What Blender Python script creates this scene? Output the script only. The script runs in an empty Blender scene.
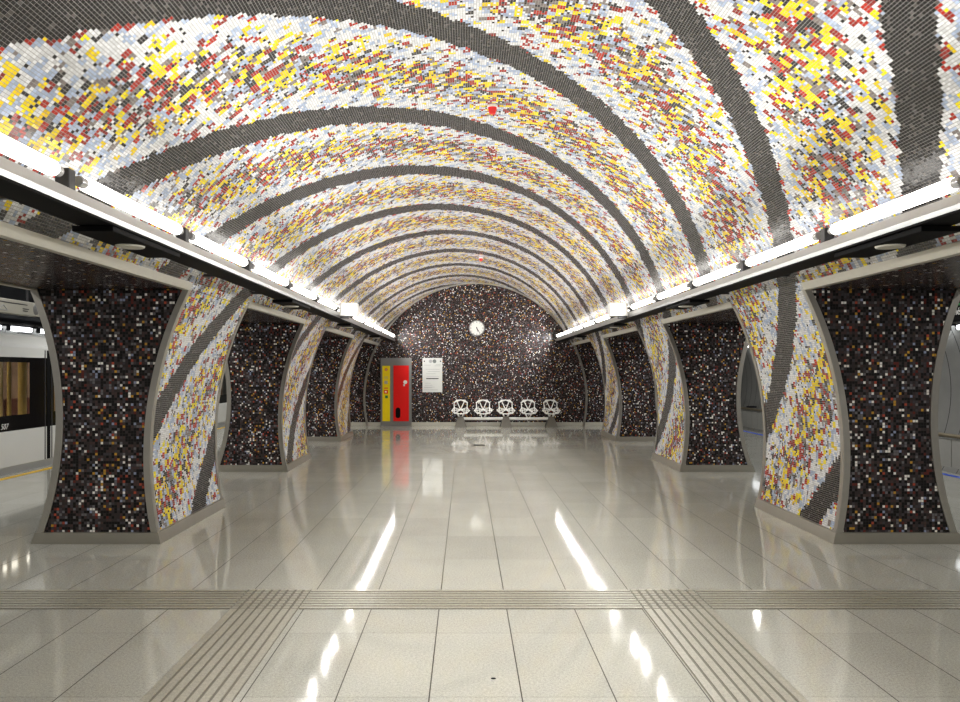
import bpy, bmesh, math, random
from mathutils import Vector, Matrix
random.seed(4)
D = bpy.data
scene = bpy.context.scene
C = scene.collection
PI = math.pi

# ------------------------------------------------------------------ measures (metres)
A, B, CZ = 3.22, 3.37, 0.80          # nave tube: half width, half height, centre height
SA, SB, SZ, SX = 3.33, 3.22, 1.15, 7.40   # platform tubes
ZL = 2.36                             # height of the openings
Y0, Y1 = -3.0, 22.2                   # nave length
YT = 31.0                             # platform tube length
CAMX, CAMZ, F = -0.29, 1.6, 760.0

# ------------------------------------------------------------------ helpers
def link(o, parent=None):
    C.objects.link(o)
    if parent is not None:
        o.parent = parent
    return o

def obj(name, bm, mat, parent=None, smooth=False):
    me = D.meshes.new(name)
    bm.normal_update()
    bm.to_mesh(me); bm.free()
    mats = mat if isinstance(mat, (list, tuple)) else [mat]
    for m in mats:
        me.materials.append(m)
    if smooth:
        for p in me.polygons:
            p.use_smooth = True
        try:
            me.set_sharp_from_angle(angle=math.radians(40))
        except Exception:
            pass
    return link(D.objects.new(name, me), parent)

def tag(o, label, cat, group=None, kind=None):
    o['label'] = label; o['category'] = cat
    if group: o['group'] = group
    if kind: o['kind'] = kind
    return o

def thing(name, label, cat, loc=(0, 0, 0), group=None, kind=None):
    o = D.objects.new(name, None)
    o.empty_display_size = 0.1
    o.location = loc
    link(o)
    return tag(o, label, cat, group, kind)

def struct(name, bm, mat, smooth=False):
    o = obj(name, bm, mat, None, smooth)
    o['kind'] = 'structure'
    return o

def copy_tree(o, parent=None):
    c = o.copy(); C.objects.link(c); c.parent = parent
    for ch in list(o.children):
        copy_tree(ch, c)
    return c

def box(bm, x0, x1, y0, y1, z0, z1, mi=0):
    vs = [bm.verts.new((x, y, z)) for x in (x0, x1) for y in (y0, y1) for z in (z0, z1)]
    for f in ((0, 1, 3, 2), (4, 6, 7, 5), (0, 4, 5, 1), (2, 3, 7, 6), (0, 2, 6, 4), (1, 5, 7, 3)):
        fc = bm.faces.new([vs[i] for i in f]); fc.material_index = mi

def bev(bm, w=0.004, seg=2):
    bmesh.ops.recalc_face_normals(bm, faces=bm.faces)
    bmesh.ops.bevel(bm, geom=list(bm.edges), offset=w, segments=seg, affect='EDGES', profile=0.5)

def BM():
    return bmesh.new()

def boxbm(*a, w=0.0):
    bm = BM(); box(bm, *a)
    if w: bev(bm, w)
    else: bmesh.ops.recalc_face_normals(bm, faces=bm.faces)
    return bm

def frame_of(d):
    d = d.normalized()
    u = Vector((0, 0, 1)) if abs(d.z) < 0.9 else Vector((1, 0, 0))
    a = d.cross(u).normalized(); b = d.cross(a).normalized()
    return a, b

def tube(bm, p0, p1, r0, r1=None, n=12, caps=True):
    p0 = Vector(p0); p1 = Vector(p1); r1 = r0 if r1 is None else r1
    a, b = frame_of(p1 - p0)
    R = []
    for p, r in ((p0, r0), (p1, r1)):
        R.append([bm.verts.new(p + a * math.cos(2 * PI * i / n) * r + b * math.sin(2 * PI * i / n) * r) for i in range(n)])
    for i in range(n):
        j = (i + 1) % n
        bm.faces.new((R[0][i], R[0][j], R[1][j], R[1][i]))
    if caps:
        bm.faces.new(R[0][::-1]); bm.faces.new(R[1])
    bmesh.ops.recalc_face_normals(bm, faces=bm.faces)

def lathe_y(bm, prof, x, y, z, n=32):
    """profile of (radius, dy) turned about an axis along y"""
    rings = []
    for r, dy in prof:
        rings.append([bm.verts.new((x + r * math.cos(2 * PI * i / n), y + dy, z + r * math.sin(2 * PI * i / n))) for i in range(n)])
    for k in range(len(rings) - 1):
        for i in range(n):
            j = (i + 1) % n
            bm.faces.new((rings[k][i], rings[k][j], rings[k + 1][j], rings[k + 1][i]))
    bm.faces.new(rings[0]); bm.faces.new(rings[-1][::-1])
    bmesh.ops.recalc_face_normals(bm, faces=bm.faces)

def ball(bm, c, r, seg=12):
    bmesh.ops.create_uvsphere(bm, u_segments=seg, v_segments=max(6, seg // 2), radius=r, matrix=Matrix.Translation(c))

def text_mesh(name, s, size, mat, parent, matrix, shear=0.0, extrude=0.002, spacing=1.0):
    cu = D.curves.new(name + '_c', 'FONT')
    cu.body = s; cu.size = size; cu.shear = shear; cu.extrude = extrude
    cu.align_x = 'LEFT'; cu.space_character = spacing
    to = D.objects.new(name + '_t', cu); C.objects.link(to)
    bpy.context.view_layer.update()
    dg = bpy.context.evaluated_depsgraph_get()
    me = D.meshes.new_from_object(to.evaluated_get(dg))
    D.objects.remove(to)
    me.transform(matrix)
    me.materials.clear(); me.materials.append(mat)
    return link(D.objects.new(name, me), parent)

# ------------------------------------------------------------------ node helpers
class NT:
    def __init__(s, name):
        s.m = D.materials.new(name); s.m.use_nodes = True
        s.t = s.m.node_tree; s.n = s.t.nodes; s.l = s.t.links
        s.n.clear()
        s.out = s.n.new('ShaderNodeOutputMaterial')
    def put(s, sock, v):
        if isinstance(v, bpy.types.NodeSocket): s.l.new(v, sock)
        elif isinstance(v, (tuple, list)):
            sock.default_value = tuple(v) + ((1.0,) if len(v) == 3 and len(sock.default_value) == 4 else ())
        else: sock.default_value = v
    def M(s, op, a, b=None, c=None, clamp=False):
        n = s.n.new('ShaderNodeMath'); n.operation = op; n.use_clamp = clamp
        s.put(n.inputs[0], a)
        if b is not None: s.put(n.inputs[1], b)
        if c is not None: s.put(n.inputs[2], c)
        return n.outputs[0]
    def mixf(s, f, a, b):
        return s.M('MULTIPLY_ADD', s.M('SUBTRACT', b, a), f, a) if not (isinstance(a, (int, float)) and isinstance(b, (int, float))) else s.M('MULTIPLY_ADD', f, b - a, a)
    def mix(s, f, a, b):
        n = s.n.new('ShaderNodeMix'); n.data_type = 'RGBA'
        s.put(n.inputs['Factor'], f); s.put(n.inputs[6], a); s.put(n.inputs[7], b)
        return n.outputs[2]
    def sep(s, v):
        n = s.n.new('ShaderNodeSeparateXYZ'); s.put(n.inputs[0], v); return n.outputs
    def com(s, x, y, z=0.0):
        n = s.n.new('ShaderNodeCombineXYZ')
        s.put(n.inputs[0], x); s.put(n.inputs[1], y); s.put(n.inputs[2], z); return n.outputs[0]
    def uv(s):
        n = s.n.new('ShaderNodeUVMap'); n.uv_map = 'UVMap'; return s.sep(n.outputs[0])
    def pos(s):
        n = s.n.new('ShaderNodeTexCoord'); return n.outputs['Object']
    def white(s, v, dim='2D'):
        n = s.n.new('ShaderNodeTexWhiteNoise'); n.noise_dimensions = dim
        if dim == '1D': s.put(n.inputs['W'], v)
        else: s.put(n.inputs['Vector'], v)
        return n.outputs['Value'], n.outputs['Color']
    def noise(s, v, scale, detail=2.0, rough=0.5):
        n = s.n.new('ShaderNodeTexNoise'); s.put(n.inputs['Vector'], v)
        n.inputs['Scale'].default_value = scale; n.inputs['Detail'].default_value = detail
        n.inputs['Roughness'].default_value = rough
        return n.outputs['Fac']
    def smooth(s, x, a, b):
        n = s.n.new('ShaderNodeMapRange'); n.interpolation_type = 'SMOOTHSTEP'
        s.put(n.inputs[0], x); n.inputs[1].default_value = a; n.inputs[2].default_value = b
        return n.outputs[0]
    def bsdf(s, color, rough=0.5, metal=0.0, spec=0.5, normal=None, emit=None, estr=0.0):
        n = s.n.new('ShaderNodeBsdfPrincipled')
        s.put(n.inputs['Base Color'], color); s.put(n.inputs['Roughness'], rough); s.put(n.inputs['Metallic'], metal)
        s.put(n.inputs['Specular IOR Level'], spec)
        if normal is not None: s.put(n.inputs['Normal'], normal)
        if emit is not None:
            s.put(n.inputs['Emission Color'], emit); n.inputs['Emission Strength'].default_value = estr
        s.l.new(n.outputs[0], s.out.inputs[0])
        return s.m

def plain(name, col, rough=0.5, metal=0.0, spec=0.5, var=0.06, scale=14.0, emit=0.0):
    t = NT(name)
    k = t.noise(t.pos(), scale, 3.0)
    c = t.mix(k, tuple(x * (1 - var) for x in col), tuple(min(1, x * (1 + var)) for x in col))
    return t.bsdf(c, rough, metal, spec, emit=c if emit else None, estr=emit)

# ------------------------------------------------------------------ materials
def spiral_mosaic():
    t = NT('spiral_glass_mosaic')
    uv = t.uv(); u, v = uv[0], uv[1]
    tu, tv = 0.0195, 0.027
    us = t.M('DIVIDE', u, tu); vs = t.M('DIVIDE', v, tv)
    i = t.M('FLOOR', us); j = t.M('FLOOR', vs)
    fu = t.M('FRACT', us); fv = t.M('FRACT', vs)
    jj = t.M('FLOOR', t.M('DIVIDE', j, 2.0))
    rj, _ = t.white(jj, '1D')
    blk = t.M('FLOOR', t.M('DIVIDE', t.M('ADD', i, t.M('FLOOR', t.M('MULTIPLY', rj, 9.0))), 3.0))
    bv, bc = t.white(t.com(blk, jj, 3.3), '3D')
    tvv, tc = t.white(t.com(i, j, 7.7), '3D')
    bs = t.sep(bc); ts = t.sep(tc)
    pick = t.M('GREATER_THAN', ts[0], 0.80)             # a single odd tile inside a run
    r = t.mixf(pick, bv, tvv)
    # phase across the band, measured at the middle of the run
    ub = t.M('MULTIPLY', t.M('ADD', i, 0.5), tu); ub = t.M('SUBTRACT', t.M('MULTIPLY', ub, 1.06), t.M('MULTIPLY', t.M('MAXIMUM', ub, 0.0), 0.06)); vb = t.M('MULTIPLY', t.M('ADD', j, 0.5), tv)
    q0 = t.M('SUBTRACT', vb, ub)
    q0 = t.M('SUBTRACT', q0, t.M('MULTIPLY', t.M('SUBTRACT', t.smooth(q0, 4.0, 6.0), t.smooth(q0, 8.3, 10.2)), 0.14))
    ph = t.M('DIVIDE', t.M('SUBTRACT', q0, 1.77), 2.10)
    d = t.M('MULTIPLY', t.M('ABSOLUTE', t.M('SUBTRACT', t.M('FRACT', t.M('ADD', ph, 0.5)), 0.5)), 2.0)
    dn = t.M('ADD', d, t.M('MULTIPLY', t.M('SUBTRACT', bs[1], 0.5), 0.06))
    isdark = t.M('LESS_THAN', dn, 0.205)
    k = t.smooth(dn, 0.30, 0.92)
    edge = t.M('LESS_THAN', dn, 0.27)
    pw = t.mixf(k, 0.49, 0.035)
    pb = t.mixf(k, 0.31, 0.12)
    py = t.mixf(k, 0.11, 0.31)
    pr = t.M('ADD', t.mixf(k, 0.045, 0.27), t.M('MULTIPLY', edge, 0.20))
    pg = t.mixf(k, 0.035, 0.17)
    c1 = pr; c2 = t.M('ADD', c1, py); c3 = t.M('ADD', c2, pg); c4 = t.M('ADD', c3, pb); c5 = t.M('ADD', c4, pw)
    jit = t.M('MULTIPLY_ADD', ts[1], 0.35, 0.82)
    dark = (0.035, 0.032, 0.034)
    col = t.mix(t.M('LESS_THAN', r, c5), dark, (0.70, 0.705, 0.715))
    col = t.mix(t.M('LESS_THAN', r, c4), col, (0.40, 0.47, 0.62))
    col = t.mix(t.M('LESS_THAN', r, c3), col, (0.22, 0.19, 0.18))
    col = t.mix(t.M('LESS_THAN', r, c2), col, t.mix(bs[2], (0.88, 0.74, 0.005), (0.78, 0.52, 0.010)))
    col = t.mix(t.M('LESS_THAN', r, c1), col, t.mix(bs[2], (0.46, 0.035, 0.02), (0.24, 0.03, 0.025)))
    dk = t.mix(t.M('GREATER_THAN', ts[2], 0.9), (0.022, 0.020, 0.021), (0.11, 0.10, 0.095))
    col = t.mix(isdark, col, dk)
    n = t.n.new('ShaderNodeVectorMath'); n.operation = 'SCALE'; t.put(n.inputs[0], col); t.put(n.inputs['Scale'], jit)
    col = n.outputs[0]
    g = t.M('MAXIMUM', t.M('LESS_THAN', fu, 0.15), t.M('LESS_THAN', fv, 0.06))
    gcol = t.mix(isdark, (0.28, 0.27, 0.26), (0.21, 0.20, 0.195))
    col = t.mix(g, col, gcol)
    rough = t.mixf(g, 0.22, 0.7)
    # every tile sits at its own slight angle
    geo = t.n.new('ShaderNodeNewGeometry')
    off = t.n.new('ShaderNodeVectorMath'); off.operation = 'SUBTRACT'; t.put(off.inputs[0], tc); off.inputs[1].default_value = (0.5, 0.5, 0.5)
    sc = t.n.new('ShaderNodeVectorMath'); sc.operation = 'SCALE'; t.put(sc.inputs[0], off.outputs[0]); sc.inputs['Scale'].default_value = 0.10
    ad = t.n.new('ShaderNodeVectorMath'); ad.operation = 'ADD'; t.put(ad.inputs[0], geo.outputs['Normal']); t.put(ad.inputs[1], sc.outputs[0])
    nm = t.n.new('ShaderNodeVectorMath'); nm.operation = 'NORMALIZE'; t.put(nm.inputs[0], ad.outputs[0])
    return t.bsdf(col, rough, 0.0, 0.5, normal=nm.outputs[0])

def dark_mosaic(name, pitch=0.0255, dots=1.0, lift=1.0):
    t = NT(name)
    uv = t.uv(); us = t.M('DIVIDE', uv[0], pitch); vs = t.M('DIVIDE', uv[1], pitch)
    i = t.M('FLOOR', us); j = t.M('FLOOR', vs); fu = t.M('FRACT', us); fv = t.M('FRACT', vs)
    r, rc = t.white(t.com(i, j, 1.7), '3D'); rs = t.sep(rc)
    cl = t.noise(t.com(t.M('MULTIPLY', i, 0.22), t.M('MULTIPLY', j, 0.22), 0.0), 1.0, 2.0)   # loose clusters
    r = t.M('ADD', r, t.M('MULTIPLY', t.M('SUBTRACT', cl, 0.5), 0.35))
    L = lambda c: tuple(x * lift for x in c)
    steps = [(0.46, (0.060, 0.048, 0.048)), (0.62, (0.095, 0.060, 0.058)), (0.76, (0.085, 0.075, 0.085)),
             (0.88, (0.17, 0.040, 0.032)), (0.92, (0.20, 0.19, 0.20))]
    col = L((0.013, 0.011, 0.011))
    for th, c in steps:
        col = t.mix(t.M('GREATER_THAN', r, th), col, L(c))
    q = rs[0]
    for lo, hi, c in ((0.0, 0.050, (0.92, 0.90, 0.86)), (0.050, 0.073, (0.62, 0.36, 0.06)), (0.073, 0.092, (0.34, 0.38, 0.52)), (0.092, 0.108, (0.48, 0.10, 0.06))):
        f = t.M('MULTIPLY', t.M('GREATER_THAN', q, lo * dots), t.M('LESS_THAN', q, hi * dots))
        col = t.mix(f, col, c)
    g = t.M('MAXIMUM', t.M('LESS_THAN', fu, 0.10), t.M('LESS_THAN', fv, 0.10))
    col = t.mix(g, col, (0.030, 0.027, 0.026))
    geo = t.n.new('ShaderNodeNewGeometry')
    off = t.n.new('ShaderNodeVectorMath'); off.operation = 'SUBTRACT'; t.put(off.inputs[0], rc); off.inputs[1].default_value = (0.5, 0.5, 0.5)
    sc = t.n.new('ShaderNodeVectorMath'); sc.operation = 'SCALE'; t.put(sc.inputs[0], off.outputs[0]); sc.inputs['Scale'].default_value = 0.09
    ad = t.n.new('ShaderNodeVectorMath'); ad.operation = 'ADD'; t.put(ad.inputs[0], geo.outputs['Normal']); t.put(ad.inputs[1], sc.outputs[0])
    nm = t.n.new('ShaderNodeVectorMath'); nm.operation = 'NORMALIZE'; t.put(nm.inputs[0], ad.outputs[0])
    return t.bsdf(col, t.mixf(g, 0.20, 0.7), 0.0, 0.4, normal=nm.outputs[0])

def granite(name, base, joints=True, rough=0.13, spec=0.5):
    t = NT(name)
    p = t.pos(); s = t.sep(p)
    us = t.M('DIVIDE', t.M('ADD', s[0], 0.468), 0.455); vs = t.M('DIVIDE', t.M('SUBTRACT', s[1], 5.55), 0.91)
    i = t.M('FLOOR', us); j = t.M('FLOOR', vs)
    r, _ = t.white(t.com(i, j, 0.5), '3D')
    n1 = t.noise(p, 70.0, 3.0, 0.7); n2 = t.noise(p, 190.0, 2.0, 0.6); n3 = t.noise(p, 2.0, 3.0)
    val = t.M('MULTIPLY_ADD', t.M('SUBTRACT', n1, 0.5), 0.85, 1.0)
    val = t.M('ADD', val, t.M('MULTIPLY', t.M('SUBTRACT', n2, 0.5), 1.1))
    val = t.M('ADD', val, t.M('MULTIPLY', t.M('SUBTRACT', n3, 0.5), 0.16))
    val = t.M('ADD', val, t.M('MULTIPLY', t.M('SUBTRACT', r, 0.5), 0.09))
    vm = t.n.new('ShaderNodeVectorMath'); vm.operation = 'SCALE'; t.put(vm.inputs[0], base); t.put(vm.inputs['Scale'], val)
    col = vm.outputs[0]
    rg = t.M('MULTIPLY_ADD', n3, 0.08, rough - 0.03)
    if joints:
        eu = t.M('ABSOLUTE', t.M('SUBTRACT', t.M('FRACT', t.M('ADD', us, 0.5)), 0.5))
        ev = t.M('ABSOLUTE', t.M('SUBTRACT', t.M('FRACT', t.M('ADD', vs, 0.5)), 0.5))
        gu = t.M('LESS_THAN', eu, 0.0032 / 0.455)
        gv = t.M('MULTIPLY', t.M('LESS_THAN', ev, 0.0022 / 0.91), 0.7)
        g = t.M('MAXIMUM', gu, gv)
        col = t.mix(g, col, (0.06, 0.055, 0.045))
        rg = t.M('ADD', rg, t.M('MULTIPLY', g, 0.4))
    return t.bsdf(col, rg, 0.0, spec)

def panel_wall():
    t = NT('grey_tunnel_cladding')
    p = t.pos(); s = t.sep(p)
    f = t.M('ABSOLUTE', t.M('SUBTRACT', t.M('FRACT', t.M('DIVIDE', s[1], 0.5)), 0.5))
    g = t.M('LESS_THAN', f, 0.025)
    up = t.smooth(s[2], 2.62, 2.70)
    n = t.noise(p, 3.0, 3.0)
    col = t.mix(n, (0.32, 0.32, 0.31), (0.42, 0.42, 0.40))
    col = t.mix(g, col, (0.08, 0.08, 0.08))
    col = t.mix(up, col, (0.03, 0.03, 0.032))
    return t.bsdf(col, 0.45, 0.0, 0.4)

MOS = spiral_mosaic()
DARK = dark_mosaic('dark_glass_mosaic')
DARKW = dark_mosaic('dark_wall_mosaic', 0.0255, 0.82, 0.95)
SOFF = dark_mosaic('dark_soffit_mosaic', 0.0255, 0.35, 1.0)
FLOOR = granite('polished_granite', (0.50, 0.50, 0.455), rough=0.055, spec=0.34)
RIBM = granite('ribbed_granite', (0.40, 0.385, 0.33), joints=False, rough=0.3)
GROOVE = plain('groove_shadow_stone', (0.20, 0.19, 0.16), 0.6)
STEEL = plain('brushed_steel', (0.50, 0.48, 0.44), 0.32, 0.9, var=0.10, scale=9)
STEELP = plain('plinth_steel', (0.46, 0.44, 0.39), 0.36, 0.8, var=0.08, scale=6)
ALU = plain('pale_aluminium_strip', (0.56, 0.54, 0.48), 0.42, 0.35, var=0.05)
REFL = plain('silver_reflector', (0.50, 0.50, 0.50), 0.36, 0.8, var=0.04)
BLACK = plain('black_metal', (0.006, 0.006, 0.007), 0.6, spec=0.15)
DGREY = plain('dark_grey_plastic', (0.06, 0.06, 0.065), 0.4)
WHITE = plain('white_enamel', (0.82, 0.82, 0.80), 0.35, var=0.03)
OFFW = plain('pale_cream_disc', (0.66, 0.64, 0.58), 0.5)
CONC = plain('grey_cast_foot', (0.16, 0.15, 0.13), 0.6, var=0.15)
CAPM = plain('clear_grey_cap', (0.55, 0.55, 0.56), 0.25, 0.3)
RED = plain('red_panel', (0.80, 0.012, 0.010), 0.35, var=0.03)
REDS = plain('red_sensor', (0.62, 0.02, 0.02), 0.35)
YEL = plain('yellow_panel', (0.88, 0.68, 0.006), 0.4, var=0.06)
YLINE = plain('yellow_line_paint', (0.75, 0.48, 0.04), 0.5)
BLINE = plain('blue_line_paint', (0.03, 0.10, 0.62), 0.4)
CABM = plain('grey_cabinet_steel', (0.26, 0.26, 0.26), 0.42, 0.35)
INK = plain('black_ink', (0.02, 0.02, 0.022), 0.6)
GINK = plain('grey_ink', (0.36, 0.37, 0.38), 0.6)
GREEN = plain('green_sticker', (0.04, 0.22, 0.07), 0.5)
ORANGE = plain('orange_sticker', (0.75, 0.20, 0.03), 0.5)
GSTK = plain('grey_sticker', (0.45, 0.43, 0.38), 0.5)
TRAINW = plain('train_white_paint', (0.74, 0.75, 0.74), 0.28, var=0.02, scale=2)
TRAINB = plain('train_black_band', (0.006, 0.006, 0.007), 0.12)
TRAINR = plain('train_roof_grey', (0.16, 0.16, 0.17), 0.5)
INTER = plain('train_interior_cream', (0.42, 0.29, 0.21), 0.6, var=0.35, scale=4)
POLE = plain('train_pole_yellow', (0.80, 0.60, 0.22), 0.3)
SEATM = plain('train_seat_brown', (0.20, 0.085, 0.06), 0.7)
SIGNW = plain('sign_pale_face', (0.40, 0.39, 0.34), 0.5)
BED = plain('track_bed', (0.05, 0.05, 0.05), 0.8)
PIPE = plain('handrail_brass_grey', (0.42, 0.36, 0.26), 0.35, 0.6)
LOWP = plain('lower_panel_pale', (0.55, 0.55, 0.52), 0.5)

def glow(name, col, s):
    t = NT(name)
    e = t.n.new('ShaderNodeEmission'); e.inputs[0].default_value = (*col, 1); e.inputs[1].default_value = s
    t.l.new(e.outputs[0], t.out.inputs[0]); return t.m
TUBEM = glow('lit_fluorescent_tube', (1.0, 0.97, 0.91), 5.0)
LAMPM = glow('lit_platform_tube', (0.95, 0.98, 1.0), 6.0)
CARL = glow('carriage_light', (1.0, 0.93, 0.80), 6.0)
def glassm():
    t = NT('train_window_glass')
    a = t.n.new('ShaderNodeBsdfTransparent'); a.inputs[0].default_value = (0.72, 0.72, 0.70, 1)
    b = t.n.new('ShaderNodeBsdfGlossy'); b.inputs['Roughness'].default_value = 0.03; b.inputs[0].default_value = (0.8, 0.8, 0.8, 1)
    m = t.n.new('ShaderNodeMixShader'); m.inputs[0].default_value = 0.10
    t.l.new(a.outputs[0], m.inputs[1]); t.l.new(b.outputs[0], m.inputs[2]); t.l.new(m.outputs[0], t.out.inputs[0])
    return t.m
GLASS = glassm()

# ------------------------------------------------------------------ tube geometry
NT_ = 2000
_arc = [0.0]
for q in range(NT_):
    a0, a1 = PI * q / NT_, PI * (q + 1) / NT_
    _arc.append(_arc[-1] + math.hypot(A * (math.sin(a1) - math.sin(a0)), B * (math.cos(a1) - math.cos(a0))))
def arc(th):
    x = abs(th) / PI * NT_; k = min(NT_ - 1, int(x))
    return math.copysign(_arc[k] + (_arc[k + 1] - _arc[k]) * (x - k), th)
def th_of(z): return math.acos(max(-1, min(1, (z - CZ) / B)))
def xin(z): return A * math.sqrt(max(0, 1 - ((z - CZ) / B) ** 2))
def xout(z): return SX - SA * math.sqrt(max(0, 1 - ((z - SZ) / SB) ** 2))

def strip_surface(bm, pts, ya, yb, flip=False):
    """pts: list of (x, z, u); a sheet swept along y with UV (u, y) in metres"""
    uvl = bm.loops.layers.uv.get('UVMap') or bm.loops.layers.uv.new('UVMap')
    ny = max(1, int((yb - ya) / 6))
    V = [[bm.verts.new((x, ya + (yb - ya) * k / ny, z)) for (x, z, u) in pts] for k in range(ny + 1)]
    for k in range(ny):
        for i in range(len(pts) - 1):
            idx = [(k, i), (k, i + 1), (k + 1, i + 1), (k + 1, i)]
            if flip: idx = idx[::-1]
            f = bm.faces.new([V[a][b] for a, b in idx])
            for lp, (a, b) in zip(f.loops, idx):
                lp[uvl].uv = (pts[b][2], ya + (yb - ya) * a / ny)

def panel_xz(bm, rows, y, flip=False):
    """rows: (z, x0, x1); upright sheet at y with UV (x, z)"""
    uvl = bm.loops.layers.uv.get('UVMap') or bm.loops.layers.uv.new('UVMap')
    V = [[bm.verts.new((x0 + (x1 - x0) * k / 4, y, z)) for k in range(5)] for z, x0, x1 in rows]
    for i in range(len(rows) - 1):
        for k in range(4):
            vs = [V[i][k], V[i][k + 1], V[i + 1][k + 1], V[i + 1][k]]
            if flip: vs = vs[::-1]
            f = bm.faces.new(vs)
            for lp in f.loops:
                lp[uvl].uv = (lp.vert.co.x, lp.vert.co.z)

# ------------------------------------------------------------------ the setting
# floor
bm = BM(); box(bm, -7.35, 7.35, Y0, YT, -0.25, 0.0); bmesh.ops.recalc_face_normals(bm, faces=bm.faces)
struct('floor', bm, FLOOR)

# nave vault
TH = th_of(ZL)
bm = BM()
pts = []
for q in range(121):
    th = -TH + 2 * TH * q / 120
    pts.append((A * math.sin(th), CZ + B * math.cos(th), arc(th)))
strip_surface(bm, pts, Y0, Y1)
struct('ceiling', bm, MOS, True)

# soffits over the two rows of openings
for sd, nm in ((-1, 'ceiling_left'), (1, 'ceiling_right')):
    bm = BM()
    strip_surface(bm, [(sd * (xin(ZL)), ZL, 0.0), (sd * xout(ZL), ZL, xout(ZL) - xin(ZL))], Y0, Y1)
    struct(nm, bm, SOFF)

# lintel edge strips and outer edges
n_trim = 1
def trim(bm, mat, smooth=False):
    global n_trim
    o = struct('trim_%d' % n_trim, bm, mat, smooth); n_trim += 1
    return o
PY = [(7.04, 8.92), (12.08, 13.88), (17.28, 19.10)]
OPEN = [(Y0, 7.04), (8.92, 12.08), (13.88, 17.28), (19.10, Y1 - 0.03)]
for sd, (ya, yb) in [(a, b) for a in (-1, 1) for b in OPEN]:
    bm = BM()
    xa = xin(ZL)
    vs = []
    for y in (ya, yb):
        vs.append([bm.verts.new(p) for p in ((sd * (xa + 0.045), y, ZL - 0.012), (sd * (xa - 0.012), y, ZL - 0.012),
                   (sd * (xin(ZL + 0.05) - 0.014), y, ZL + 0.055), (sd * (xin(ZL + 0.05) + 0.02), y, ZL + 0.055))])
    for i in range(4):
        j = (i + 1) % 4
        bm.faces.new((vs[0][i], vs[0][j], vs[1][j], vs[1][i]))
    bm.faces.new(vs[0][::-1]); bm.faces.new(vs[1])
    bmesh.ops.recalc_face_normals(bm, faces=bm.faces)
    trim(bm, ALU)
for sd in (-1, 1):
    bm = BM(); box(bm, *sorted((sd * (xout(ZL) - 0.05), sd * (xout(ZL) + 0.015))), Y0, Y1, ZL - 0.012, ZL + 0.06)
    bmesh.ops.recalc_face_normals(bm, faces=bm.faces)
    trim(bm, ALU)

# end wall
bm = BM()
rows = [(ZL * q / 24, -xout(ZL * q / 24), xout(ZL * q / 24)) for q in range(25)] + [(ZL + 0.01, -3.9, 3.9), (4.35, -3.9, 3.9)]
panel_xz(bm, rows, Y1)
struct('wall_back', bm, DARKW)
bm = BM(); box(bm, -4.25, 4.25, Y1 - 0.03, Y1 + 0.02, 0.0, 0.105); bev(bm, 0.004)
struct('baseboard_back', bm, plain('pale_steel_baseboard', (0.62, 0.61, 0.55), 0.35, 0.3))

def edge_bar(bm, prof, y0, y1, w0, w1):
    """bar following a profile [(x, z, outward)] ; covers w0 in x inward and stands proud a little"""
    V = []
    for x, z, s in prof:
        V.append([bm.verts.new(p) for p in ((x + s * 0.010, y0, z), (x + s * 0.010, y1, z), (x - s * w0, y1, z), (x - s * w0, y0, z))])
    for k in range(len(V) - 1):
        for i in range(4):
            j = (i + 1) % 4
            bm.faces.new((V[k][i], V[k][j], V[k + 1][j], V[k + 1][i]))
    bm.faces.new(V[0]); bm.faces.new(V[-1][::-1])
    bmesh.ops.recalc_face_normals(bm, faces=bm.faces)

ZS = [(ZL - 0.003) * q / 28 for q in range(29)]
for sd in (-1, 1):      # steel line where the end wall meets the tube
    bm = BM(); edge_bar(bm, [(sd * xin(z), z, -sd) for z in ZS], Y1 - 0.05, Y1 + 0.01, 0.05, 0); trim(bm, STEEL, True)
bm = BM()               # steel arch at the end of the vault
V = []
for q in range(81):
    th = -TH + 2 * TH * q / 80
    V.append([bm.verts.new(((A - d) * math.sin(th), y, CZ + (B - d) * math.cos(th))) for d, y in ((0, Y1 - .06), (0.03, Y1 - .06), (0.03, Y1), (0, Y1))])
for k in range(80):
    for i in range(4):
        j = (i + 1) % 4
        bm.faces.new((V[k][i], V[k][j], V[k + 1][j], V[k + 1][i]))
bmesh.ops.recalc_face_normals(bm, faces=bm.faces)
trim(bm, STEEL, True)

# platform tubes
CLAD = panel_wall()
for sd, nm in ((-1, 'wall_left'), (1, 'wall_right')):
    bm = BM()
    a0 = math.atan2((ZL + 0.015 - SZ) / SB, -(SX - xout(ZL)) / SA); a1 = math.asin(-0.72)
    pts = []
    for q in range(61):
        a = a0 + (a1 - a0) * q / 60
        pts.append((sd * (SX + SA * math.cos(a)), SZ + SB * math.sin(a), q * 0.1))
    strip_surface(bm, pts, Y0, YT)
    # solid tube wall past the end wall, and the closed end of the tunnel
    strip_surface(bm, [(sd * xout(z), z, z) for z in ZS], Y1 + 0.02, YT)
    panel_xz(bm, [(-1.25, *sorted((sd * 4.0, sd * 10.7))), (4.4, *sorted((sd * 4.0, sd * 10.7)))], YT)
    struct(nm, bm, CLAD, True)
    bm = BM(); box(bm, *sorted((sd * 7.35, sd * 10.4)), Y0, YT, -1.3, -1.15); bmesh.ops.recalc_face_normals(bm, faces=bm.faces)
    trim(bm, BED)
    bm = BM(); box(bm, *sorted((sd * 7.075, sd * 7.185)), Y0, YT, 0.0, 0.004); bmesh.ops.recalc_face_normals(bm, faces=bm.faces)
    trim(bm, YLINE if sd < 0 else BLINE)
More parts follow.
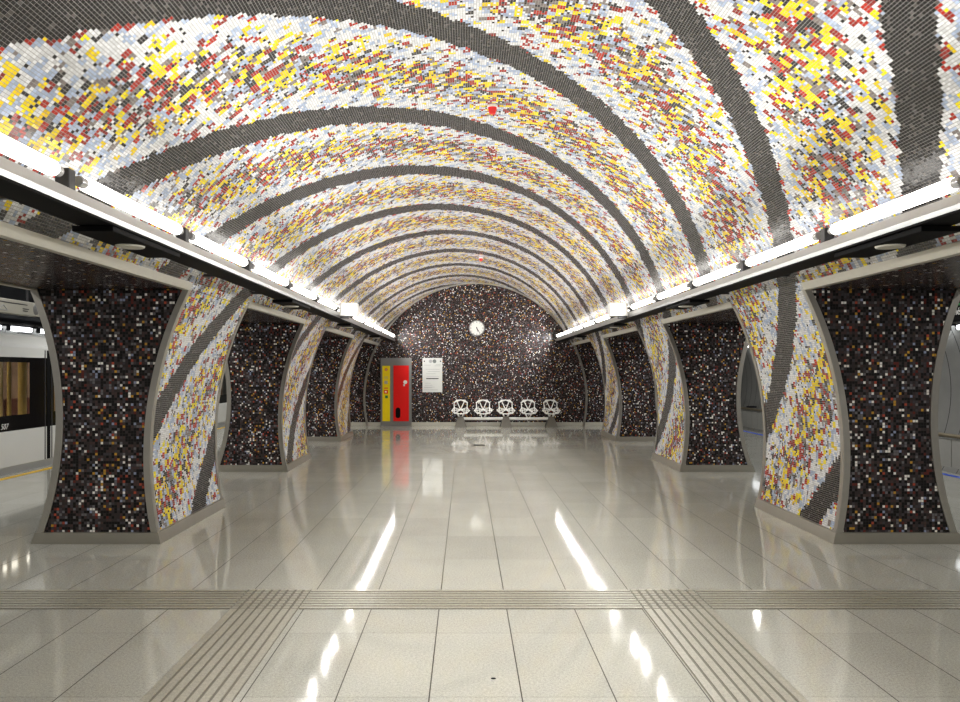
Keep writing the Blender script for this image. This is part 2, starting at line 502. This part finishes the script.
# low cladding with upright joints under the rail of the far right wall
bm = BM()
k = Y0
while k < YT - 0.5:
    box(bm, 10.26, 10.34, k + 0.012, k + 0.488, -0.95, 0.12); k += 0.5
box(bm, 10.34, 10.36, Y0, YT, -0.95, 0.12)
bmesh.ops.recalc_face_normals(bm, faces=bm.faces)
trim(bm, LOWP)

# tactile paving let into the floor
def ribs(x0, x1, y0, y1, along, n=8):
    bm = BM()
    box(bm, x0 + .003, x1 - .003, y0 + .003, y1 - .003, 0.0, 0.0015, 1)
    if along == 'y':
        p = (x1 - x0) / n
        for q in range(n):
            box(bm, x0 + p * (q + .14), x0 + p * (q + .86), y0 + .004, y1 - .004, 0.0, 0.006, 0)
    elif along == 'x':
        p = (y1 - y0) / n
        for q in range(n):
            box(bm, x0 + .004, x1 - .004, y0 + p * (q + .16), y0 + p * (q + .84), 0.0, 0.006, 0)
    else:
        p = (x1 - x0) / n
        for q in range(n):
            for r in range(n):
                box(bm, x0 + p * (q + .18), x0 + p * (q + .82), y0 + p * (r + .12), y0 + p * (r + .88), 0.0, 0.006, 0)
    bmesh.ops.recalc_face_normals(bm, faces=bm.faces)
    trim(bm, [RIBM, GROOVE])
XL0, XL1, XR0, XR1 = -1.872, -1.412, 0.905, 1.372
YA, YB = 5.10, 5.55
ribs(XL0, XL1, Y0, YA, 'y'); ribs(XR0, XR1, Y0, YA, 'y')
ribs(XL0, XL1, YA, YB, 'd'); ribs(XR0, XR1, YA, YB, 'd')
ribs(-6.9, XL0, YA, YB, 'x'); ribs(XL1, XR0, YA, YB, 'x'); ribs(XR1, 6.9, YA, YB, 'x')

# ------------------------------------------------------------------ pillars
plabels = {
    (-1, 0): 'big mosaic pillar nearest the camera on the train side',
    (-1, 1): 'middle mosaic pillar of the three in the row on the train side',
    (-1, 2): 'mosaic pillar on the train side closest to the red and yellow cabinet',
    (1, 0): 'big mosaic pillar nearest the camera on the empty track side, beside the handrail',
    (1, 1): 'middle mosaic pillar of the three in the row on the empty track side',
    (1, 2): 'mosaic pillar on the empty track side closest to the white bench'}
for sd in (-1, 1):
    for k, (ya, yb) in enumerate(PY):
        t = thing('mosaic_pillar', plabels[(sd, k)], 'pillar', (sd * 3.6, ya, 0), 'mosaic clad pillars between the openings', 'thing')
        def P(name, bm, mat, smooth=False, label=None):
            bmesh.ops.translate(bm, verts=bm.verts, vec=(-sd * 3.6, -ya, 0))
            o = obj(name, bm, mat, t, smooth)
            if label: o['label'] = label
            return o
        for y, fl in ((ya, sd < 0), (yb, sd > 0)):
            bm = BM()
            rows = [(z, *sorted((sd * xin(z), sd * xout(z)))) for z in ZS]
            panel_xz(bm, rows, y)
            bmesh.ops.recalc_face_normals(bm, faces=bm.faces)
            P('dark_mosaic_face', bm, DARK, True, 'black mosaic face with small coloured dots')
        bm = BM(); th1 = th_of(0.0); pts = []
        for q in range(29):
            th = sd * (TH + 0.001 + (th1 - TH - 0.001) * q / 28)
            pts.append((A * math.sin(th), CZ + B * math.cos(th), arc(th)))
        strip_surface(bm, pts, ya, yb)
        P('spiral_mosaic_face', bm, MOS, True, 'white, yellow and red mosaic face with dark slanting bands')
        bm = BM(); strip_surface(bm, [(sd * xout(z), z, z) for z in ZS], ya, yb)
        P('platform_face', bm, DARK, True)
        for y0, y1 in ((ya - 0.012, ya + 0.055), (yb - 0.055, yb + 0.012)):
            bm = BM(); edge_bar(bm, [(sd * xin(z), z, -sd) for z in ZS], y0, y1, 0.050, 0); P('edge_trim', bm, STEEL, True)
            bm = BM(); edge_bar(bm, [(sd * xout(z), z, sd) for z in ZS], y0, y1, 0.058, 0); P('edge_trim', bm, STEEL, True)
        bm = BM()
        rings = []
        for z in (0.0, 0.105, 0.108):
            e = 0.020 if z < 0.106 else 0.0
            xa, xb = xin(z) - e, xout(z) + e
            rings.append([bm.verts.new((sd * x, y, z)) for x, y in ((xa, ya - e), (xb, ya - e), (xb, yb + e), (xa, yb + e))])
        for a in range(2):
            for i in range(4):
                j = (i + 1) % 4
                bm.faces.new((rings[a][i], rings[a][j], rings[a + 1][j], rings[a + 1][i]))
        bmesh.ops.recalc_face_normals(bm, faces=bm.faces)
        P('plinth', bm, STEELP)

# ------------------------------------------------------------------ light channels with tubes
TS = [2.43 + 1.635 * k for k in range(-2, 12)]
TL = 1.42
ORD = ['first', 'second', 'third', 'fourth', 'fifth', 'sixth', 'seventh', 'eighth', 'ninth', 'tenth', 'eleventh', 'twelfth', 'thirteenth', 'fourteenth']
side_name = {-1: 'on the train side', 1: 'on the empty track side'}
for sd in (-1, 1):
    t = thing('light_channel', 'long black and silver lighting channel under the vault ' + side_name[sd], 'light fixture', (sd * 2.45, 0, 2.445), 'lighting channels along the vault')
    bm = BM()
    box(bm, *sorted((sd * -0.125, sd * 0.085)), Y0, 21.95, 0.0, 0.012)
    bmesh.ops.recalc_face_normals(bm, faces=bm.faces); obj('channel_base', bm, BLACK, t)
    bm = BM()      # silver trough: sloped lip facing the hall, flat bed, back
    prof = [(-0.128, 0.012), (-0.134, 0.040), (-0.120, 0.098), (-0.105, 0.098), (-0.085, 0.075), (0.0, 0.065), (0.05, 0.075), (0.075, 0.13), (0.085, 0.13), (0.085, 0.012)]
    V = [[bm.verts.new((sd * x, y, z)) for x, z in prof] for y in (Y0, 21.95)]
    for i in range(len(prof)):
        j = (i + 1) % len(prof)
        bm.faces.new((V[0][i], V[0][j], V[1][j], V[1][i]))
    bm.faces.new(V[0][::-1]); bm.faces.new(V[1])
    bmesh.ops.recalc_face_normals(bm, faces=bm.faces); obj('reflector', bm, REFL, t)
    for y in TS[1:]:
        yb = y - 0.11
        bm = boxbm(*sorted((sd * -0.115, sd * -0.04)), yb - 0.035, yb + 0.035, 0.07, 0.205, w=0.006)
        br = obj('tube_socket', bm, DGREY, t)
        bm = BM(); box(bm, *sorted((sd * 0.08, sd * 0.36)), yb - 0.02, yb + 0.02, 0.05, 0.075)
        bmesh.ops.recalc_face_normals(bm, faces=bm.faces)
        obj('wall_bracket', bm, DGREY, t)

first = None
for sd in (-1, 1):
    vis = 0
    for k, y in enumerate(TS):
        if first is None:
            t = thing('tube_light', 'x', 'light', (0, 0, 0), 'x')
            r = 0.040
            prof = [(0.018, 0.035), (0.032, 0.042), (r, 0.06), (r, TL - 0.06), (0.032, TL - 0.042), (0.018, TL - 0.035)]
            bm = BM(); lathe_y(bm, prof, 0, 0, 0, 16); obj('lamp_tube', bm, TUBEM, t, True)
            for ya, yb in ((0.0, 0.036), (TL - 0.036, TL)):
                bm = BM(); lathe_y(bm, [(0.026, ya - .02), (0.030, ya - .015), (0.030, yb), (0.022, yb)], 0, 0, 0, 14); obj('end_cap', bm, CAPM, t, True)
            first = t
        else:
            t = copy_tree(first)
        t.location = (sd * 2.352, y, 2.612)
        if y < 1.2:
            tag(t, 'fluorescent tube out of view behind the camera', 'light', 'fluorescent tubes behind the camera')
        else:
            tag(t, ORD[vis] + ' bright fluorescent tube from the camera in the lighting channel ' + side_name[sd], 'light', 'fluorescent tubes in the channels')
            vis += 1

# white boxes sticking out from the channels
for sd in (-1, 1):
    t = thing('junction_box', 'white box sticking out from the lighting channel ' + side_name[sd], 'box', (sd * 2.16, 12.12, 2.47), 'white boxes on the channels')
    bm = boxbm(-0.14, 0.14, 0.0, 0.22, 0.012, 0.215, w=0.008); obj('housing', bm, WHITE, t)
    bm = boxbm(-0.128, 0.128, -0.008, 0.004, 0.025, 0.203, w=0.003); obj('front_cover', bm, WHITE, t)
    bm = boxbm(*sorted((sd * 0.01, sd * 0.135)), 0.04, 0.18, -0.025, 0.012, w=0.004); obj('mount', bm, DGREY, t)

# speakers under the channels
first = None
sl = ['nearest to the camera', 'second from the camera', 'third from the camera', 'fourth from the camera']
for sd in (-1, 1):
    for k, y in enumerate((4.93, 9.50, 14.05, 18.6)):
        if first is None:
            t = thing('speaker_box', 'x', 'speaker')
            bm = boxbm(-0.11, 0.13, -0.52, 0.52, -0.034, -0.001, w=0.004); obj('housing', bm, BLACK, t)
            bm = BM(); bmesh.ops.create_cone(bm, cap_ends=True, segments=32, radius1=0.085, radius2=0.092, depth=0.012, matrix=Matrix.Translation((0, 0, -0.039)))
            obj('speaker_disc', bm, OFFW, t, False)
            first = t
        else:
            t = copy_tree(first)
        t.location = (sd * 2.465, y, 2.445)
        if sd > 0: t.rotation_euler = (0, 0, 0)
        tag(t, 'black speaker box under the channel ' + side_name[sd] + ', ' + sl[k], 'speaker', 'speaker boxes under the channels')

# added fill lamps: spots along the tubes, area lamps over the platforms
for sd in (-1, 1):
    for y, qq in [(a, b) for a in TS for b in (0.25, 0.75)]:
        ld = D.lights.new('tube_fill', 'SPOT'); ld.spot_size = math.radians(178); ld.spot_blend = 0.55; ld.shadow_soft_size = 0.004  # bodiless spot in front of the tube, added to brighten floor and vault
        ld.energy = 42.0; ld.color = (1.0, 0.985, 0.955)
        lo = D.objects.new('tube_fill', ld); C.objects.link(lo)
        lo.location = (sd * 2.308, y + TL * qq, 2.620)
        lo.rotation_euler = Vector((-sd, 0, 0.0)).to_track_quat('-Z', 'Y').to_euler()
    for k in range(10):
        ld = D.lights.new('platform_fill', 'AREA'); ld.shape = 'RECTANGLE'; ld.size = 0.15; ld.size_y = 1.2  # unseen area lamp, added to brighten the platform sides
        ld.energy = 36.0; ld.color = (1.0, 0.98, 0.94)
        lo = D.objects.new('platform_fill', ld); C.objects.link(lo)
        lo.location = (sd * 6.0, 1.0 + 3.0 * k, 3.7)

# small red detectors on the crown of the vault
for k, (x, y) in enumerate(((-0.03, 7.35), (0.06, 17.2))):
    zc = CZ + B * math.sqrt(1 - (x / A) ** 2)
    t = thing('fire_detector', ['small red fire detector on the crown of the vault above the open floor', 'tiny red fire detector on the vault near the end wall'][k], 'detector', (x, y, zc), 'red detectors on the vault')
    bm = BM(); bmesh.ops.create_cone(bm, cap_ends=True, segments=20, radius1=0.055, radius2=0.045, depth=0.03, matrix=Matrix.Translation((0, 0, -0.010))); obj('base', bm, WHITE, t)
    bm = BM(); bmesh.ops.create_cone(bm, cap_ends=True, segments=20, radius1=0.030, radius2=0.045, depth=0.06, matrix=Matrix.Translation((0, 0, -0.052))); obj('sensor_head', bm, REDS, t, True)

# ------------------------------------------------------------------ end wall furniture
YW = Y1 - 0.002
# clock
t = thing('wall_clock', 'round white wall clock with pale rim high on the dark mosaic end wall', 'clock', (0.04, YW, 2.85))
bm = BM(); lathe_y(bm, [(0.232, 0.0), (0.236, -0.05), (0.222, -0.075), (0.205, -0.07), (0.205, -0.045)], 0, 0, 0, 40); obj('rim', bm, plain('clock_rim_grey', (0.28, 0.28, 0.28), 0.35, 0.3), t, True)
bm = BM(); lathe_y(bm, [(0.206, -0.046), (0.206, -0.052)], 0, 0, 0, 40); obj('dial', bm, WHITE, t)
bm = BM()
for q in range(12):
    a = 2 * PI * q / 12
    d = Vector((math.sin(a), 0, math.cos(a))); 
    tube(bm, d * 0.160 + Vector((0, -0.054, 0)), d * 0.192 + Vector((0, -0.054, 0)), 0.006 if q % 3 else 0.010, n=6)
obj('hour_marks', bm, INK, t)
for nm, a, L, r in (('hour_hand', 162, 0.11, 0.011), ('minute_hand', 148, 0.165, 0.008)):
    a = math.radians(a); d = Vector((math.sin(a), 0, math.cos(a)))
    bm = BM(); tube(bm, -d * 0.035 + Vector((0, -0.058, 0)), d * L + Vector((0, -0.058, 0)), r, r * 0.6, n=8); obj(nm, bm, INK, t)
bm = BM(); lathe_y(bm, [(0.016, -0.050), (0.016, -0.066)], 0, 0, 0, 16); obj('hub', bm, INK, t)

# cabinet
t = thing('help_cabinet', 'tall grey steel cabinet with yellow panel and red door on the end wall', 'cabinet', (-2.31, YW, 0))
def cab(name, x0, x1, y0, y1, z0, z1, mat, parent=None, w=0.003):
    bm = boxbm(x0 + 2.31, x1 + 2.31, y0, y1, z0, z1, w=w); return obj(name, bm, mat, parent or t)
cab('body', -2.76, -1.86, -0.10, 0.0, 0.0, 1.98, CABM, w=0.006)
yp = cab('yellow_panel', -2.705, -2.485, -0.112, -0.098, 0.14, 1.75, YEL)
dr = cab('red_door', -2.386, -1.937, -0.115, -0.098, 0.14, 1.76, RED)
bm = BM(); rr = []
for yy in (-0.121, -0.112):
    ring = []
    for q in range(24):
        a = 2 * PI * q / 24
        ring.append(bm.verts.new((0.058 + 0.068 * math.cos(a), yy, 0.385 + (0.085 if math.sin(a) >= 0 else -0.085) + 0.068 * math.sin(a))))
    rr.append(ring)
for q in range(24):
    bm.faces.new((rr[0][q], rr[0][(q + 1) % 24], rr[1][(q + 1) % 24], rr[1][q]))
bm.faces.new(rr[0]); bm.faces.new(rr[1][::-1])
bmesh.ops.recalc_face_normals(bm, faces=bm.faces)
obj('grip_recess', bm, BLACK, dr)
# white helper mark on the door: disc with a flag shape
bm = BM(); lathe_y(bm, [(0.058, -0.1145), (0.058, -0.119)], -2.04 + 2.31, 0, 1.275, 20); obj('door_mark', bm, WHITE, dr)
bm = boxbm(-2.10 + 2.31, -2.05 + 2.31, -0.119, -0.1145, 1.16, 1.215); obj('door_mark', bm, WHITE, dr)
bm = BM(); lathe_y(bm, [(0.045, -0.111), (0.045, -0.117)], -2.595 + 2.31, 0, 1.64, 20); obj('call_button', bm, ORANGE, yp)
bm = BM(); lathe_y(bm, [(0.024, -0.116), (0.024, -0.122)], -2.595 + 2.31, 0, 1.64, 16); obj('button_centre', bm, GSTK, yp)
cab('sticker', -2.65, -2.55, -0.1155, -0.111, 1.225, 1.315, GSTK, yp, 0)
cab('sticker', -2.655, -2.545, -0.1155, -0.111, 1.085, 1.12, ORANGE, yp, 0)
s1 = cab('sticker', -2.66, -2.545, -0.1155, -0.111, 0.945, 1.045, RED, yp, 0)
cab('sticker', -2.635, -2.58, -0.118, -0.1145, 0.975, 1.015, WHITE, yp, 0)
cab('sticker', -2.625, -2.545, -0.1155, -0.111, 0.81, 0.89, GREEN, yp, 0)
for z in (1.43, 1.40, 1.37):
    cab('text_line', -2.66, -2.54, -0.114, -0.111, z, z + 0.008, GINK, yp, 0)

# notice board
t = thing('hanging_notice_board', 'white printed notice board with a black bar hung beside the red door', 'notice board', (-1.255, YW, 0.98))
bm = boxbm(-0.29, 0.29, -0.03, 0.0, 0.0, 1.0, w=0.004); obj('board', bm, plain('notice_white', (0.62, 0.63, 0.62), 0.4, var=0.03), t)
bm = BM(); box(bm, -0.18, 0.18, -0.034, -0.029, 0.385, 0.412); bmesh.ops.recalc_face_normals(bm, faces=bm.faces); obj('black_bar', bm, INK, t)
bm = BM()
for z, a, b in ((0.785, -0.24, -0.05), (0.765, 0.06, 0.24), (0.80, 0.10, 0.24), (0.665, -0.20, 0.22), (0.60, -0.14, 0.22), (0.535, -0.18, 0.10), (0.46, -0.16, 0.20), (0.26, -0.22, -0.06), (0.20, -0.22, 0.0), (0.145, -0.24, 0.06), (0.125, -0.24, -0.02), (0.065, -0.24, 0.16)):
    box(bm, a, b, -0.032, -0.029, z, z + 0.010)
bmesh.ops.recalc_face_normals(bm, faces=bm.faces); obj('printed_lines', bm, GINK, t)
for x, r, m in ((-0.235, 0.02, INK), (0.235, 0.02, INK), (-0.055, 0.05, GINK), (0.06, 0.055, plain('notice_emblem_grey', (0.16, 0.18, 0.18), 0.5))):
    bm = BM(); lathe_y(bm, [(r, -0.029), (r, -0.034)], x, 0, 0.905, 20); obj('emblem', bm, m, t)

# bench
SXs = [-0.43, 0.215, 0.865, 1.51, 2.16]
t = thing('wire_bench', 'bench of five white wire seats on one beam against the end wall', 'bench', (0.865, YW - 0.45, 0))
bm = BM(); tube(bm, (-1.36, 0, 0.235), (1.36, 0, 0.235), 0.042, n=16); obj('beam', bm, WHITE, t, True)
for x in (SXs[0], SXs[2], SXs[4]):
    x -= 0.865
    bm = BM()
    lo = [bm.verts.new((x + a * 0.17, b * 0.20, 0.0)) for a, b in ((-1, -1), (1, -1), (1, 1), (-1, 1))]
    mi = [bm.verts.new((x + a * 0.15, b * 0.17, 0.07)) for a, b in ((-1, -1), (1, -1), (1, 1), (-1, 1))]
    hi = [bm.verts.new((x + a * 0.075, b * 0.08, 0.30)) for a, b in ((-1, -1), (1, -1), (1, 1), (-1, 1))]
    for p, q in ((lo, mi), (mi, hi)):
        for i in range(4):
            j = (i + 1) % 4; bm.faces.new((p[i], p[j], q[j], q[i]))
    bm.faces.new(lo[::-1]); bm.faces.new(hi)
    bmesh.ops.recalc_face_normals(bm, faces=bm.faces)
    obj('foot', bm, CONC, t)
def wire_seat(x):
    # a faceted bucket: back with a waist, flaring out to the seat edge
    n = {'tl': (-.12, .24, .755), 'tr': (.12, .24, .755), 'ul': (-.19, .21, .69), 'ur': (.19, .21, .69),
         'ml': (-.185, .12, .545), 'mr': (.185, .12, .545), 'sl': (-.25, -.08, .47), 'sr': (.25, -.08, .47),
         'fl': (-.17, -.24, .40), 'fr': (.17, -.24, .40), 'h': (0, .08, .485), 'tc': (0, .25, .76), 'fc': (0, -.26, .385)}
    e = ('tl tc', 'tc tr', 'tl ul', 'tr ur', 'ul ml', 'ur mr', 'ml sl', 'mr sr', 'sl fl', 'sr fr', 'fl fc', 'fc fr',
         'h tl', 'h tr', 'ul tc', 'ur tc', 'h ml', 'h mr', 'h sl', 'h sr', 'h fl', 'h fr', 'ml fl', 'mr fr')
    bm = BM()
    for q in e:
        a, b = q.split(); pa = Vector(n[a]) + Vector((x, 0, 0)); pb = Vector(n[b]) + Vector((x, 0, 0))
        tube(bm, pa, pb, 0.0145, n=8)
    for k, p in n.items():
        ball(bm, Vector(p) + Vector((x, 0, 0)), 0.021, 8)
    s = obj('wire_seat', bm, WHITE, t, True)
    bm = BM()
    for a in (-1, 1):
        tube(bm, (x + a * 0.13, -0.10, 0.43), (x + a * 0.03, 0, 0.26), 0.014, n=8)
        tube(bm, (x + a * 0.12, 0.10, 0.50), (x + a * 0.03, 0, 0.26), 0.014, n=8)
    obj('seat_strut', bm, WHITE, s, True)
for x in SXs:
    wire_seat(x - 0.865)

# floor access cover, scrap on the floor
t = thing('floor_cover', 'small dark slotted access cover set in the floor before the bench', 'floor cover', (0.005, 16.4, 0.0))
bm = boxbm(-0.14, 0.14, -0.14, 0.14, 0.0, 0.004); obj('frame', bm, STEELP, t)
bm = boxbm(-0.125, 0.125, -0.125, 0.06, 0.002, 0.008); obj('lid', bm, BLACK, t)
bm = BM()
bmesh.ops.create_icosphere(bm, subdivisions=2, radius=0.014, matrix=Matrix.Translation((-0.145, 3.95, 0.003)) @ Matrix.Diagonal((1, 0.55, 0.25, 1)))
tag(obj('paper_scrap', bm, INK), 'tiny black scrap lying on the pale floor between the tactile strips', 'scrap')

# ------------------------------------------------------------------ platform sides
for sd in (-1, 1):
    ys = [9.6 + 1.15 * k for k in range(-3, 17)]
    base = None
    for k, y in enumerate(ys):
        if base is None:
            t = thing('platform_light', 'x', 'light')
            bm = BM(); tube(bm, (0, 0.05, 0), (0, 0.85, 0), 0.05, n=12); obj('lamp_tube', bm, LAMPM, t, True)
            bm = boxbm(*sorted((0, sd * 0.14)), 0.0, 0.90, 0.055, 0.095, w=0.004); obj('housing', bm, DGREY, t)
            for yy in (0.02, 0.88):
                bm = boxbm(-0.04, 0.04, yy - 0.02, yy + 0.02, -0.05, 0.06, w=0.003); obj('end_cap', bm, DGREY, t)
            base = t
        else:
            t = copy_tree(base)
        t.location = (sd * 10.22, y, 2.53)
        tag(t, 'short bright tube lamp high on the far tunnel wall ' + ('above the train' if sd < 0 else 'across the empty track'), 'light', 'tube lamps along the tunnel wall ' + ('above the train' if sd < 0 else 'across the empty track'))

# handrail on the far wall, right
t = thing('handrail', 'long brass grey handrail pipe along the far wall across the empty track', 'handrail', (10.2, 0, 0.2))
bm = BM(); tube(bm, (0, Y0, 0), (0, YT - 0.05, 0), 0.045, n=12); obj('pipe', bm, PIPE, t, True)
for q in range(14):
    y = 1.0 + 2.1 * q
    bm = boxbm(-0.02, 0.34, y - 0.03, y + 0.03, 0.03, 0.10, w=0.006); obj('bracket', bm, DGREY, t)

# signs
t = thing('direction_sign', 'pale hanging direction box sign with small lettering above the train platform', 'sign', (-6.98, 10.9, 2.44))
bm = boxbm(-0.06, 0.06, -1.4, 0.94, 0.0, 0.21, w=0.008); obj('box', bm, SIGNW, t)
bm = BM(); 
for y0, y1, z in ((-1.2, 0.02, 0.150), (0.02, 0.60, 0.148), (0.48, 0.64, 0.085), (0.48, 0.61, 0.055)):
    box(bm, 0.058, 0.063, y0, y1, z, z + 0.014)
bmesh.ops.recalc_face_normals(bm, faces=bm.faces); obj('lettering', bm, DGREY, t)
bm = BM()
for p in (((0.062, -0.10, 0.04), (0.062, 0.00, 0.115)), ((0.062, 0.00, 0.115), (0.062, 0.10, 0.04)), ((0.062, 0.10, 0.04), (0.062, -0.10, 0.04))):
    tube(bm, *p, 0.006, n=6)
obj('icon', bm, GINK, t)
bm = BM(); bmesh.ops.create_uvsphere(bm, u_segments=20, v_segments=10, radius=0.1, matrix=Matrix.Translation((0.058, 0.83, 0.105)) @ Matrix.Diagonal((0.1, 0.8, 0.85, 1)))
obj('end_disc', bm, CABM, t, True)
for y in (-1.0, 0.7):
    bm = BM(); tube(bm, (0, y, 0.2), (0, y, 1.90), 0.018, n=8); obj('hanger', bm, DGREY, t)

t = thing('station_sign', 'black hanging station name sign with white lettering above the empty platform', 'sign', (6.71, 10.2, 2.31))
bm = boxbm(-0.05, 0.05, -1.6, 1.55, 0.0, 0.30, w=0.006); obj('box', bm, BLACK, t)
bm = boxbm(-0.054, -0.049, -1.58, 1.53, 0.215, 0.245); obj('green_stripe', bm, GREEN, t)
text_mesh('lettering', 'Szent Gell\u00e9rt t\u00e9r', 0.150, WHITE, t,
          Matrix.Translation((-0.053, 1.16, 0.085)) @ Matrix.Rotation(-PI / 2, 4, 'Z') @ Matrix.Rotation(PI / 2, 4, 'X'))
for y in (-1.2, 1.2):
    bm = BM(); tube(bm, (0, y, 0.29), (0, y, 2.02), 0.018, n=8); obj('hanger', bm, DGREY, t)

# ------------------------------------------------------------------ train
t = thing('metro_train', 'white metro train with black window band standing at the platform', 'train', (-7.45, 12.5, 0))
TY0, TY1 = -4.6, 17.5       # relative to 12.5
def T(name, bm, mat, smooth=False, parent=None): return obj(name, bm, mat, parent or t, smooth)
def prof_body(name, prof, mat, smooth=False):
    bm = BM(); V = [[bm.verts.new((x, y, z)) for x, z in prof] for y in (TY0, TY1)]
    for i in range(len(prof) - 1):
        bm.faces.new((V[0][i], V[0][i + 1], V[1][i + 1], V[1][i]))
    bmesh.ops.recalc_face_normals(bm, faces=bm.faces)
    return T(name, bm, mat, smooth)
prof_body('lower_body', [(-0.25, -0.9), (-0.10, -0.10), (0.0, 0.10), (0.0, 0.655), (-0.06, 0.655)], TRAINW)
prof_body('upper_body', [(-0.06, 1.82), (0.0, 1.82), (0.0, 1.98), (-0.05, 2.03), (-0.06, 2.17), (-0.16, 2.21)], TRAINW)
prof_body('roof', [(-0.16, 2.20), (-0.50, 2.22), (-1.3, 2.24), (-2.1, 2.21), (-2.6, 2.10), (-2.65, -0.9)], TRAINR, True)
# black band with window openings
wins = []
y = -1.75
for y0, y1 in ((-4.3, -3.35), (-3.1, -2.35), (-2.1, -0.02), (0.72, 1.30), (1.46, 2.04), (2.6, 4.6), (5.1, 5.7), (5.9, 6.5), (7.0, 9.0), (9.5, 11.5), (12.2, 12.8), (13.0, 13.6), (14.2, 16.6)):
    wins.append((y0, y1))
ZW0, ZW1 = 0.90, 1.74
bm = BM()
def quad(bm, y0, y1, z0, z1, x=0.0):
    bm.faces.new([bm.verts.new((x, a, b)) for a, b in ((y0, z0), (y1, z0), (y1, z1), (y0, z1))])
quad(bm, TY0, TY1, 0.655, ZW0); quad(bm, TY0, TY1, ZW1, 1.82)
prev = TY0
for y0, y1 in wins + [(TY1, TY1)]:
    quad(bm, prev, y0, ZW0, ZW1); prev = y1
bmesh.ops.recalc_face_normals(bm, faces=bm.faces)
T('window_band', bm, TRAINB)
for y0, y1 in wins:
    bm = BM(); quad(bm, y0, y1, ZW0, ZW1, -0.015); w = T('window_pane', bm, GLASS)
for y0 in (0.50, 2.30, 4.85, 6.75, 11.9, 13.9):
    bm = boxbm(-0.01, 0.004, y0, y0 + 0.10, 0.10, 1.95); T('door_gap', bm, BLACK)
for y in (0.43, 0.64):
    bm = boxbm(-0.01, 0.006, y, y + 0.02, 0.10, 1.95); T('door_edge', bm, DGREY)
bm = boxbm(-2.55, -0.06, TY0, TY1, 0.0, 0.03); T('carriage_floor', bm, plain('carriage_floor_grey', (0.18, 0.17, 0.16), 0.6))
bm = boxbm(-2.5, -2.44, TY0, TY1, 0.0, 2.05); T('inner_wall', bm, INTER)
bm = boxbm(-2.45, -0.10, TY0, TY1, 2.02, 2.06); T('inner_ceiling', bm, WHITE)
bm = boxbm(-1.35, -1.15, TY0 + 0.2, TY1 - 0.2, 1.98, 2.015); T('carriage_lamp', bm, CARL)
for y in (-3.3, -1.9, 0.10, 0.34, 0.72, 2.8, 4.2, 6.0):
    bm = BM(); tube(bm, (-0.55, y, 0.03), (-0.55, y, 2.02), 0.07 if y == 0.72 else 0.035, n=10); T('grab_pole', bm, POLE, True)
for y in (-3.0, -2.2, -1.6, -1.0, 2.7, 3.3, 3.9):
    bm = boxbm(-2.42, -1.95, y, y + 0.46, 0.38, 0.50, w=0.03); T('seat', bm, SEATM)
    bm = boxbm(-2.43, -2.33, y, y + 0.46, 0.50, 1.02, w=0.03); T('seat_back', bm, SEATM)
text_mesh('fleet_number', '507', 0.125, WHITE, t,
          Matrix.Translation((0.004, -0.80, 0.692)) @ Matrix.Rotation(PI / 2, 4, 'Z') @ Matrix.Rotation(PI / 2, 4, 'X'), shear=0.25)

# ------------------------------------------------------------------ light of the place and camera
w = D.worlds.new('hall_air'); scene.world = w; w.use_nodes = True
w.node_tree.nodes['Background'].inputs[0].default_value = (1.0, 0.97, 0.92, 1)
w.node_tree.nodes['Background'].inputs[1].default_value = 0.35

cam = D.cameras.new('camera'); co = link(D.objects.new('camera', cam))
co.location = (CAMX, 0, CAMZ); co.rotation_euler = (PI / 2, 0, 0)
cam.sensor_fit = 'HORIZONTAL'; cam.sensor_width = 36.0
cam.lens = 36.0 * F / 960.0
cam.shift_x = (480 - 465.5) / 960.0
cam.shift_y = (371 - 351) / 960.0
cam.clip_start = 0.05; cam.clip_end = 100
scene.camera = co
scene.view_settings.view_transform = 'Standard'
scene.view_settings.look = 'Medium High Contrast'
scene.view_settings.exposure = -0.15
